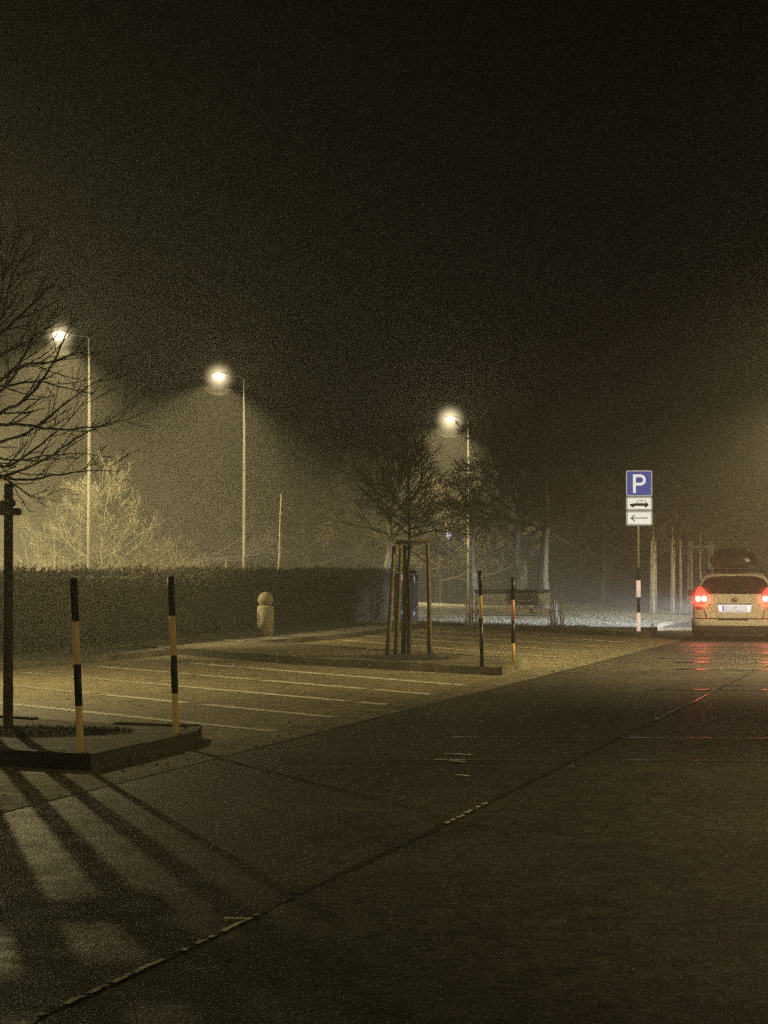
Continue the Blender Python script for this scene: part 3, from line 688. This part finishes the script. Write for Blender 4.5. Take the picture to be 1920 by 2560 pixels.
# curved rail above hedge
def arch():
    b=bg(573,56); Y=56; t=thing('curved_rail','pale curved rail arching just above the hedge top, left of the second lamp post','rail',b)
    W=lambda px,py:atY(px,py,Y)-b
    pts=[W(548,1444),W(553,1438),W(562,1432),W(575,1430),W(583,1434),W(590,1441),W(595,1446)]
    bm=bmesh.new(); pathtube(bm,[Vector((pts[0].x-.05,0,0))]+pts+[Vector((pts[-1].x+.05,0,0))],[.03]*9,8); link_mesh('bent_tube',bm,M['galv'],t,True)
    bm=bmesh.new(); box(bm,(-.12,-.03,0),(-.06,.03,W(573,1395).z)); link_mesh('upright',bm,M['galv'],t)
arch()
# ---------------------------------------------------------------- small cool lamp with a pale board below
def cool():
    b=bg(1121,104); b.z=0; Y=104; t=thing('small_lamp','small bluish-white lamp glowing between the far trees','lamp',b)
    z=atY(1120,1337,Y).z
    bm=bmesh.new(); cyl(bm,(0,0,0),(0,0,z-.15),.05,.04,10); link_mesh('post',bm,M['galv'],t,True)
    bm=bmesh.new(); bmesh.ops.create_icosphere(bm,subdivisions=3,radius=.15,matrix=Matrix.Translation((0,0,z))); link_mesh('globe',bm,M['coollamp'],t,True)
    bm=bmesh.new(); cyl(bm,(0,0,z+.13),(0,0,z+.20),.19,.06,14); link_mesh('cap',bm,M['lamphead'],t,True)
    point('lamp_glow',(0,-.25,z),60,(.75,.82,1),.15,t)
    b2=bg(1120,105); z1=atY(1120,1373,105).z; z0=atY(1120,1360,105).z
    t2=thing('notice_board','pale narrow board under the small bluish lamp','board',b2)
    bm=bmesh.new(); box(bm,(-.34,-.02,z1),(.34,.02,z0)); link_mesh('panel',bm,M['stone'],t2)
    for s in (-.25,.25):
        bm=bmesh.new(); cyl(bm,(s,.03,0),(s,.03,z0),.03,.03,8); link_mesh('leg',bm,M['galv'],t2,True)
cool()
# ---------------------------------------------------------------- bollard, columns, bench
def bollard():
    b=at(664,1590,.10); b.z=.085; t=thing('stone_bollard','squat pale stone bollard with a ball head in front of the hedge','bollard',b)
    k=b.y/F; H1=(1588-1511)*k
    bm=bmesh.new(); lathe(bm,[(.185,0),(.185,H1-.03),(.165,H1),(.115,H1+.012)],28); link_mesh('shaft',bm,M['stone'],t,True)
    bm=bmesh.new(); r=.172; prof=[(r*math.sin(a),H1+r*.78-r*math.cos(a)) for a in [0.62+(PI-0.62)*q/14 for q in range(14)]]+[(.004,H1+r*1.78)]; lathe(bm,prof,28); link_mesh('ball_head',bm,M['stone'],t,True)
bollard()
def columns():
    for px,lab in ((1030,'glossy black round-topped column seen right of the middle stakes'),(1000,'glossy black round-topped column mostly hidden by the stakes')):
        b=at(px,1551,.12); b.z=.108; k=b.y/F
        if px==1000: b.y+=1.2; b.x=(px-960)/F*b.y
        t=thing('round_column',lab,'column',b,0,'pair of black round-topped columns'); h=(1551-1424)*k; r=15.5*k
        if px==1000: h+=.05
        bm=bmesh.new(); lathe(bm,[(r*.96,0),(r*.96,.03),(r,.04),(r,.56)],32); link_mesh('lower_drum',bm,M['glossblack'],t,True)
        bm=bmesh.new(); lathe(bm,[(r*.93,.56),(r*.93,.575),(r,.58),(r,h-r*.75)]+[(r*math.cos(a),h-r*.75+r*.75*math.sin(a)) for a in [PI/2*q/8 for q in range(1,8)]]+[(.005,h)],32); link_mesh('upper_drum',bm,M['glossblack'],t,True)
        bm=bmesh.new(); lathe(bm,[(r*1.02,h-r*.78),(r*1.02,h-r*.70)],32); link_mesh('lid_ring',bm,M['steel'],t,True)
columns()
def bench():
    b=at(1287,1566,.12); b.z=.108; k=b.y/F; t=thing('park_bench','steel sheet bench with pipe-organ ends facing the parking bays','bench',b,0)
    x=lambda p:(p-1287)*k; z=lambda y:(1565-y)*k
    for side,(xs,ys,tops) in enumerate([((1374.5,1380.5,1387.5,1393.5,1400,1405.5),(-.28,.0,.22,.30,-.22,-.30),(1490,1521,1455,1487,1477,1494)),((1165,1171,1177,1183,1190,1195),(-.30,-.22,.22,.30,.05,-.28),(1499,1491,1457,1476,1500,1520))]):
        e=thing('x','','',(0,0,0)); bpy.data.objects.remove(e)
        for i,(px,yy,tp) in enumerate(zip(xs,ys,tops)):
            bm=bmesh.new(); h=z(tp); cyl(bm,(x(px),yy,0),(x(px),yy,h-.02),.022,.022,14); 
            bmesh.ops.create_icosphere(bm,subdivisions=2,radius=.022,matrix=Matrix.Translation((x(px),yy,h-.02)))
            link_mesh('end_tube',bm,M['steel'],t,True)
        bm=bmesh.new(); xa,xb=x(xs[0]),x(xs[-1]); cyl(bm,(min(xa,xb),0,.40),(max(xa,xb),0,.40),.016,.016,10); link_mesh('end_rail',bm,M['steel'],t,True)
    xl,xr=x(1188),x(1376)
    def plate(name,y0,z0,y1,z1,th,mm):
        bm=bmesh.new(); d=Vector((0,y1-y0,z1-z0)); n=Vector((0,-d.z,d.y)).normalized()*th/2
        P=[Vector((xx_,yy,zz_))+s*n for xx_ in (xl,xr) for s in (-1,1) for yy,zz_ in ((y0,z0),(y1,z1))]
        vs=[bm.verts.new(p) for p in P]; f=[bm.faces.new([vs[i] for i in q]) for q in ((0,1,3,2),(4,6,7,5),(0,4,5,1),(2,3,7,6),(0,2,6,4),(1,5,7,3))]
        bmesh.ops.recalc_face_normals(bm,faces=f); bmesh.ops.bevel(bm,geom=bm.edges[:],offset=.006,segments=2,affect='EDGES'); link_mesh(name,bm,mm,t)
    plate('back_slat',.24,z(1500),.27,z(1483),.03,M['sheet']); plate('back_slat',.275,z(1482),.29,z(1472),.03,M['steel_dark']); plate('back_slat',.21,z(1511),.235,z(1501),.03,M['sheet'])
    plate('seat',-.22,.45,.20,.43,.03,M['sheet']); plate('seat_front',-.235,z(1533),-.23,z(1521.5),.02,M['sheet'])
    plate('front_rail',-.05,z(1537),-.05,z(1535),.02,M['glossblack'])
bench()
# ---------------------------------------------------------------- car
def car():
    rearc=at(1837,1604); ang=-RA*0.62
    o=thing('parked_car','champagne estate car with glowing tail lamps at the left edge of the road','car',(rearc.x,rearc.y,0),ang)
    paint=mat('champagne_paint',(0.80,0.75,0.66),0.30,metal=0.2,spec=.5,coat=.5,noise_scale=2,noise_amt=.06)
    glass=mat('car_glass',(0.012,0.010,0.009),0.08,spec=.7)
    plastic=mat('grey_plastic',(0.06,0.055,0.048),0.6,noise_scale=40,noise_amt=.2)
    redl=mat('tail_lamp_red',(0.5,0.02,0.01),0.25,emit=(1.0,.04,.022),emit_s=3.2)
    core=mat('tail_lamp_lit',(1,.7,.6),0.4,emit=(1.0,.58,.46),emit_s=40)
    refl=mat('reflector',(0.35,0.06,0.04),0.3)
    chrome=mat('chrome',(0.7,0.66,0.58),0.15,metal=1)
    rubber=mat('tyre_rubber',(0.012,0.012,0.012),0.8)
    rim=mat('rim_alloy',(0.35,0.34,0.32),0.35,metal=.8)
    platew=mat('plate_emissive',(.8,.8,.82),.5,emit=(.93,.93,1.0),emit_s=.55)  # plate, recess, band and letters emit in place of plate lamp light
    recess=mat('plate_recess_emissive',(.75,.7,.65),.5,emit=(1,.95,1.0),emit_s=1.0)
    plblue=mat('plate_blue',(.1,.13,.5),.5,emit=(.35,.38,.8),emit_s=.6)
    dark=mat('gap_dark',(0.012,.010,.008),.7)
    headl=mat('head_lamp_lit',(1,1,1),.4,emit=(.9,.95,1),emit_s=20)
    # height -> rear y, front y, half width
    T=[(.17,.10,4.30,.80),(.24,.02,4.40,.86),(.35,-.02,4.45,.895),(.47,-.03,4.45,.905),(.50,.01,4.44,.905),(.53,.045,4.43,.905),(.66,.05,4.38,.905),(.80,.065,4.22,.90),(.92,.085,3.95,.885),(1.00,.11,3.30,.865),(1.06,.15,3.05,.845),(1.20,.24,2.75,.79),(1.32,.34,2.50,.735),(1.41,.43,2.25,.68),(1.46,.52,2.05,.62),(1.49,.66,1.85,.52),(1.50,.9,1.6,.38)]
    def prm(z):
        if z<=T[0][0]: return T[0][1:]
        for a,b in zip(T,T[1:]):
            if z<=b[0]:
                f=(z-a[0])/(b[0]-a[0]); return tuple(a[i]+(b[i]-a[i])*f for i in (1,2,3))
        return T[-1][1:]
    n=5.5
    def Rr(x,z,off=0.0):       # point on the rear skin
        yr,yf,w=prm(z); h=(yf-yr)/2; yc=(yf+yr)/2; f=min(.9999,abs(x)/w); 
        # rear corners rounder than a plain superellipse of the whole length
        c=.22; xx=min(abs(x),w-.002); e=xx-(w-c)
        y=yr+(c*0.75)*(1-math.sqrt(max(0,1-(e/c)**2))) if e>0 else yr
        bow=.05*(x/w)**2
        return Vector((x,y+bow-off,z))
    def outline(z,m=12):
        yr,yf,w=prm(z); pts=[]
        xs=[-w+.002+ (w-.002)*2*k/22 for k in range(23)]
        # cosine spacing so that corners are smooth
        xs=[-(w-.002)*math.cos(PI*k/26) for k in range(27)]
        rear=[Rr(x,z) for x in xs]
        yR=rear[-1].y; L=yf-.55-yR; side=[Vector((w*(1-.03*math.sin(PI*(k/8))**0*0),yR+L*k/8,z)) for k in range(1,9)]
        front=[]
        for k in range(1,13):
            a=PI*k/13; front.append(Vector(((w)*math.cos(a),yf-.55+.55*math.sin(a)**.7,z)))
        left=[Vector((-w,yR+L*k/8,z)) for k in range(8,0,-1)]
        return rear+side+front+left
    zs=sorted(set([t[0] for t in T]+[.29,.41,.60,.73,.86,.96,1.03,1.13,1.26,1.365,1.435,1.475]))
    vs=[];fs=[]; N=None
    for z in zs:
        r=outline(z); N=len(r); vs+=r
    for j in range(len(zs)-1):
        for k in range(N): fs.append((j*N+k,j*N+(k+1)%N,(j+1)*N+(k+1)%N,(j+1)*N+k))
    fs.append(tuple(range(N))[::-1]); fs.append(tuple(range((len(zs)-1)*N,len(zs)*N)))
    raw('body',vs,fs,paint,o,True)
    def rpatch(name,poly_rows,m,off=.006,parent=None,nx=16):
        """rows: list of (z,x0,x1)"""
        vs=[];fs=[]
        for z,x0,x1 in poly_rows:
            for k in range(nx+1): vs.append(Rr(x0+(x1-x0)*k/nx,z,off))
        for j in range(len(poly_rows)-1):
            for k in range(nx): a=j*(nx+1)+k; fs.append((a,a+1,a+nx+2,a+nx+1))
        return raw(name,vs,fs,m,parent or o,True)
    # rear window
    rows=[]
    for k in range(13):
        z=1.035+(1.425-1.035)*k/12; w=prm(z)[2]; hw=w-.055-.05*(k/12)**3-(.12*max(0,(k-10)/2))-.08*max(0,(1-k/2))
        rows.append((z,-hw,hw))
    rpatch('rear_window',rows,glass,.006,nx=24)
    # side windows
    def sidewin(s,y0,y1,za,zb,name='side_window'):
        vs=[];fs=[]
        for j in range(5):
            z=za+(zb-za)*j/4; w=prm(z)[2]+.006
            for k in range(5):
                sl=(z-za)*.9 if y1>2.2 else 0
                vs.append(Vector((s*w,y0+(y1-sl-y0)*k/4,z)))
        for j in range(4):
            for k in range(4): a=j*5+k; fs.append((a,a+1,a+6,a+5) if s>0 else (a+5,a+6,a+1,a))
        return raw(name,vs,fs,glass,o,True)
    for s in (-1,1):
        sidewin(s,.55,1.15,1.05,1.36); sidewin(s,1.22,1.98,1.03,1.38); sidewin(s,2.05,2.75,1.03,1.38)
    # windscreen
    vs=[];fs=[]
    for j in range(5):
        z=1.04+.38*j/4; yr,yf,w=prm(z)
        for k in range(13):
            a=PI*(.12+.76*k/12); vs.append(Vector((w*math.cos(a),yf-.55+.55*math.sin(a)**.7+.01,z+.004)))
    for j in range(4):
        for k in range(12): a=j*13+k; fs.append((a,a+1,a+14,a+13))
    raw('windscreen',vs,fs,glass,o,True)
    # tailgate seam, lower crease, bumper
    rpatch('bumper_gap',[(.490,-.86,.86),(.512,-.86,.86)],dark,.008,nx=30)
    for s in (-1,1):
        vs_=[]; 
        rpatch('tailgate_seam',[(.52,s*.60,s*.612),(.62,s*.63,s*.642),(.76,s*.665,s*.677)],dark,.007,nx=2)
        rpatch('chrome_corner',[(.525,s*.585,s*.605),(.65,s*.635,s*.655)],chrome,.010,nx=2)
    rpatch('bumper_lower',[(.175,-.85,.85),(.24,-.885,.885),(.31,-.885,.885),(.345,-.885,.885)],plastic,.012,nx=30)
    rpatch('bumper_chrome_strip',[(.468,-.35,.28),(.486,-.35,.28)],chrome,.012,nx=10)
    # tail lamps
    for s in (-1,1):
        rows=[(.80,.70,.885),(.84,.63,.885),(.90,.59,.88),(.98,.57,.868),(1.06,.60,.842),(1.13,.66,.815),(1.18,.70,.797)]
        tl=rpatch('tail_lamp',[(z,s*a,s*b) for z,a,b in rows],redl,.010,nx=14)
        for (x0,x1) in ((.735,.845),(.595,.715)):
            cx=(x0+x1)/2; hw=(x1-x0)/2; rr=[]
            for k in range(9):
                a=-PI/2+PI*k/8; q=math.cos(a)**.55 if math.cos(a)>0 else 0; z=.925+.062*math.sin(a)+(.006 if x0<.7 else 0)
                rr.append((z,s*(cx-hw*max(q,.15)),s*(cx+hw*max(q,.15))))
            rpatch('lit_bulb',rr,core,.018,tl,8)
        bm=bmesh.new(); bmesh.ops.create_icosphere(bm,subdivisions=3,radius=.34); gm=link_mesh('emissive_halo',bm,aura_mat(.34,(1,.07,.045,1),17.0),tl,True); gm.location=(s*.73,-.03,.94); gm['label']='added red glowing sphere drawing a halo around the tail lamp'  # self-glowing red sphere added to draw the tail lamp halo
        rpatch('bumper_reflector',[(.69,s*.70,s*.84),(.76,s*.70,s*.84)],refl,.008,nx=6)
        rpatch('tailgate_clip',[(.795,s*.50,s*.56),(.808,s*.50,s*.56)],chrome,.010,nx=3)
    # number plate in a glowing recess, plate lamp light put into its emission
    rpatch('plate_recess',[(.640,-.29,.29),(.66,-.335,.335),(.77,-.36,.36),(.800,-.36,.36)],recess,.007,nx=20)
    rpatch('handle_bar',[(.800,-.37,.37),(.822,-.37,.37)],dark,.014,nx=20)
    pl=rpatch('number_plate',[(.668,-.27,.27),(.785,-.27,.27)],platew,.016,nx=14)
    rpatch('blue_band',[(.672,-.266,-.225),(.781,-.266,-.225)],plblue,.019,pl,2)
    rpatch('plate_edge',[(.656,-.262,.262),(.667,-.272,.272)],dark,.018,pl,10)
    gl=mat('plate_letters',(.12,.12,.16),.5,emit=(.3,.3,.4),emit_s=.35)
    def bar(x0,z0,x1,z1,w):
        a=Rr(x0,z0,.0195); b=Rr(x1,z1,.0195); d=(b-a).normalized(); nn=Vector((-d.z,0,d.x))*w/2; return [a-nn,a+nn,b+nn,b-nn]
    qs=[bar(-.045,.76,-.025,.728,.009),bar(-.005,.76,-.025,.728,.009),bar(-.025,.728,-.025,.69,.009),bar(.005,.757,.05,.757,.009),bar(.0275,.753,.0275,.69,.009)]
    vs=[];fs=[]
    for q in qs: k=len(vs); vs+=q; fs.append((k,k+1,k+2,k+3))
    raw('plate_letters',vs,fs,gl,pl)
    # round emblem: ring crossed by a zigzag
    bm=bmesh.new(); c0=Rr(0,.905,.022)
    pts=[c0+Vector((.055*math.cos(a),-.0,.047*math.sin(a))) for a in [2*PI*k/28 for k in range(29)]]; pathtube(bm,pts,[.008]*29,6)
    z1=[c0+Vector((-.062,-.004,.010)),c0+Vector((.012,-.004,.012)),c0+Vector((-.012,-.004,-.012)),c0+Vector((.062,-.004,-.010))]; pathtube(bm,z1,[.007]*4,6)
    link_mesh('emblem',bm,chrome,o,True)
    # wiper
    bm=bmesh.new(); pathtube(bm,[Rr(0,1.05,.02),Rr(.18,1.075,.02),Rr(.34,1.085,.02)],[.008,.007,.005],6); link_mesh('rear_wiper',bm,dark,o,True)
    # roof spoiler lip and rails
    rpatch('roof_lip',[(1.425,-.60,.60),(1.44,-.62,.62),(1.455,-.60,.60)],paint,.03,nx=16)
    for s in (-1,1):
        bm=bmesh.new(); pathtube(bm,[Vector((s*.55,.75,1.46)),Vector((s*.56,.85,1.525)),Vector((s*.57,1.5,1.535)),Vector((s*.56,2.15,1.50)),Vector((s*.55,2.25,1.44))],[.016]*5,8); link_mesh('roof_rail',bm,dark,o,True)
        # door mirror
        bm=bmesh.new(); bmesh.ops.create_uvsphere(bm,u_segments=14,v_segments=10,radius=1)
        for v in bm.verts: v.co=Vector((s*(.98+v.co.x*.10),2.62+v.co.y*.07,1.02+v.co.z*.075))
        mr=link_mesh('door_mirror',bm,paint,o,True)
        bm=bmesh.new(); pathtube(bm,[Vector((s*.84,2.66,.98)),Vector((s*.93,2.64,1.0))],[.025,.02],8); link_mesh('mirror_stalk',bm,dark,mr,True)
        # front lamp
        vs=[];fs=[]
        for z in (.62,.70,.78):
            yr,yf,w=prm(z)
            for k in range(5):
                a=PI*(.08+.16*k/4); a=a if s>0 else PI-a
                vs.append(Vector(((w+.01)*math.cos(a),yf-.55+.56*math.sin(a)**.7+.008,z)))
        for j in range(2):
            for k in range(4): a=j*5+k; fs.append((a,a+1,a+6,a+5))
        raw('head_lamp',vs,fs,headl,o,True)
        bm=bmesh.new(); pathtube(bm,[Vector((s*.916,1.26,.80)),Vector((s*.916,1.40,.80))],[.012,.012],6); link_mesh('door_handle',bm,chrome,o,True)
    for y in (.95,1.9):
        bm=bmesh.new(); box(bm,(-.62,y-.035,1.53),(.62,y+.035,1.562),.008); link_mesh('roof_bar',bm,dark,o)
    # wheels
    for s in (-1,1):
        for y in (.78,3.48):
            bm=bmesh.new(); prof=[(.20,-.10),(.29,-.11),(.315,-.09),(.32,-.05),(.32,.05),(.315,.09),(.29,.11),(.20,.10)]
            rings=[[bm.verts.new((s*.80+x,y+r*math.cos(2*PI*k/28),.32+r*math.sin(2*PI*k/28))) for k in range(28)] for r,x in prof]
            for A_,B_ in zip(rings,rings[1:]):
                for k in range(28): bm.faces.new((A_[k],A_[(k+1)%28],B_[(k+1)%28],B_[k]))
            bm.faces.new(rings[0][::-1]); bm.faces.new(rings[-1]); bmesh.ops.recalc_face_normals(bm,faces=bm.faces[:])
            w=link_mesh('wheel',bm,rubber,o,True)
            bm=bmesh.new()
            for q in range(5):
                a=2*PI*q/5; c_=Vector((s*.915,y,.32)); e_=c_+Vector((0,.19*math.cos(a),.19*math.sin(a))); pathtube(bm,[c_,e_],[.03,.022],6)
            cyl(bm,(s*.89,y,.32),(s*.922,y,.32),.05,.045,14); link_mesh('rim',bm,rim,w,True)
    bm=bmesh.new(); box(bm,(-.72,.35,.15),(.72,4.0,.26)); link_mesh('underbody',bm,plastic,o)
    bm=bmesh.new(); cyl(bm,(.45,.02,.20),(.45,.30,.20),.03,.03,12); link_mesh('exhaust_pipe',bm,chrome,o,True)
    # headlamp beams
    for s in (-1,1):
        hb=spot('head_lamp_beam',(s*.66,4.55,.70),(s*.66-7,19,-.15),17000,(.90,.94,1.0),1.27,.9,.06,o); hb.scale=(1,.26,1)
        spot('tail_lamp_light',(s*.72,-.06,.93),(s*.72,-2.0,.3),30,(1.0,.10,.06),2.7,.5,.06,o)
    spot('plate_light',(0,-.06,.81),(0,.0,.6),.1,(1,.97,1),2.6,.5,.01,o)
    # roof box (rests on the bars: own thing)
    rb=thing('roof_box','long black roof box carried on the roof bars of the car','roof box',(rearc.x,rearc.y,1.562),ang)
    bx=mat('roof_box_black',(0.02,.018,.016),.22,spec=.6,coat=.4)
    Mx=lambda y,w,z0,z1:(y,w,z0,z1)
    st=[(.30,.30,.10,.20),(.34,.45,.04,.35),(.42,.50,.01,.43),(.60,.53,0,.47),(1.2,.53,0,.47),(1.9,.50,0,.42),(2.25,.40,.02,.30),(2.40,.28,.05,.18)]
    vs=[];fs=[];nn=24
    for y,w,z0,z1 in st:
        for k in range(nn):
            a=2*PI*k/nn; cx=abs(math.cos(a))**.55*(1 if math.cos(a)>0 else -1); cz=abs(math.sin(a))**.75*(1 if math.sin(a)>0 else -1)
            zc=z0+(z1-z0)*.40; zz=zc+cz*((z1-zc) if cz>0 else (zc-z0)); tw=1-.18*max(0,cz)
            vs.append(Vector((cx*w*tw-.02,y,zz)))
    for j in range(len(st)-1):
        for k in range(nn): fs.append((j*nn+k,j*nn+(k+1)%nn,(j+1)*nn+(k+1)%nn,(j+1)*nn+k))
    fs.append(tuple(range(nn))[::-1]); fs.append(tuple(range((len(st)-1)*nn,len(st)*nn)))
    b_=raw('shell',vs,fs,bx,rb,True)
    bm=bmesh.new(); pathtube(bm,[Vector((-.49,.6,.19)),Vector((-.475,.38,.185)),Vector((-.40,.315,.18)),Vector((.36,.315,.18)),Vector((.44,.38,.185)),Vector((.455,.6,.19)),Vector((.455,1.8,.19))],[.012]*7,6); link_mesh('lid_seam',bm,mat('seam_grey',(.10,.09,.07),.4),rb,True)
car()
# ---------------------------------------------------------------- world, fog, camera
w=bpy.data.worlds.new('World'); sc.world=w; w.use_nodes=True
nt=w.node_tree; bgn=nt.nodes['Background']; bgn.inputs['Color'].default_value=(.5,.45,.3,1); bgn.inputs['Strength'].default_value=.004
va=nt.nodes.new('ShaderNodeVolumeScatter'); va.inputs['Color'].default_value=(1,.97,.86,1); va.inputs['Density'].default_value=.0055; va.inputs['Anisotropy'].default_value=.45
vb=nt.nodes.new('ShaderNodeVolumeScatter'); vb.inputs['Color'].default_value=(1,.97,.86,1); vb.inputs['Density'].default_value=.0050; vb.inputs['Anisotropy'].default_value=.86
vadd=nt.nodes.new('ShaderNodeAddShader'); nt.links.new(va.outputs[0],vadd.inputs[0]); nt.links.new(vb.outputs[0],vadd.inputs[1])
nt.links.new(vadd.outputs[0],nt.nodes['World Output'].inputs['Volume'])
cam=bpy.data.cameras.new('camera'); co=bpy.data.objects.new('camera',cam); C.objects.link(co); sc.camera=co
cam.sensor_fit='VERTICAL'; cam.sensor_height=36; cam.lens=F/2560*36; cam.clip_end=1500; cam.clip_start=.1
co.location=(0,0,CH); co.rotation_euler=(PI/2+PITCH,0,0)
sc.view_settings.view_transform='Standard'; sc.view_settings.look='None'; sc.view_settings.exposure=0
sc.render.engine='CYCLES'
cy=sc.cycles
cy.use_denoising=False
cy.max_bounces=6; cy.diffuse_bounces=2; cy.glossy_bounces=3; cy.volume_bounces=0; cy.transmission_bounces=2
cy.sample_clamp_indirect=3.0; cy.sample_clamp_direct=2.0
cy.caustics_reflective=False; cy.caustics_refractive=False
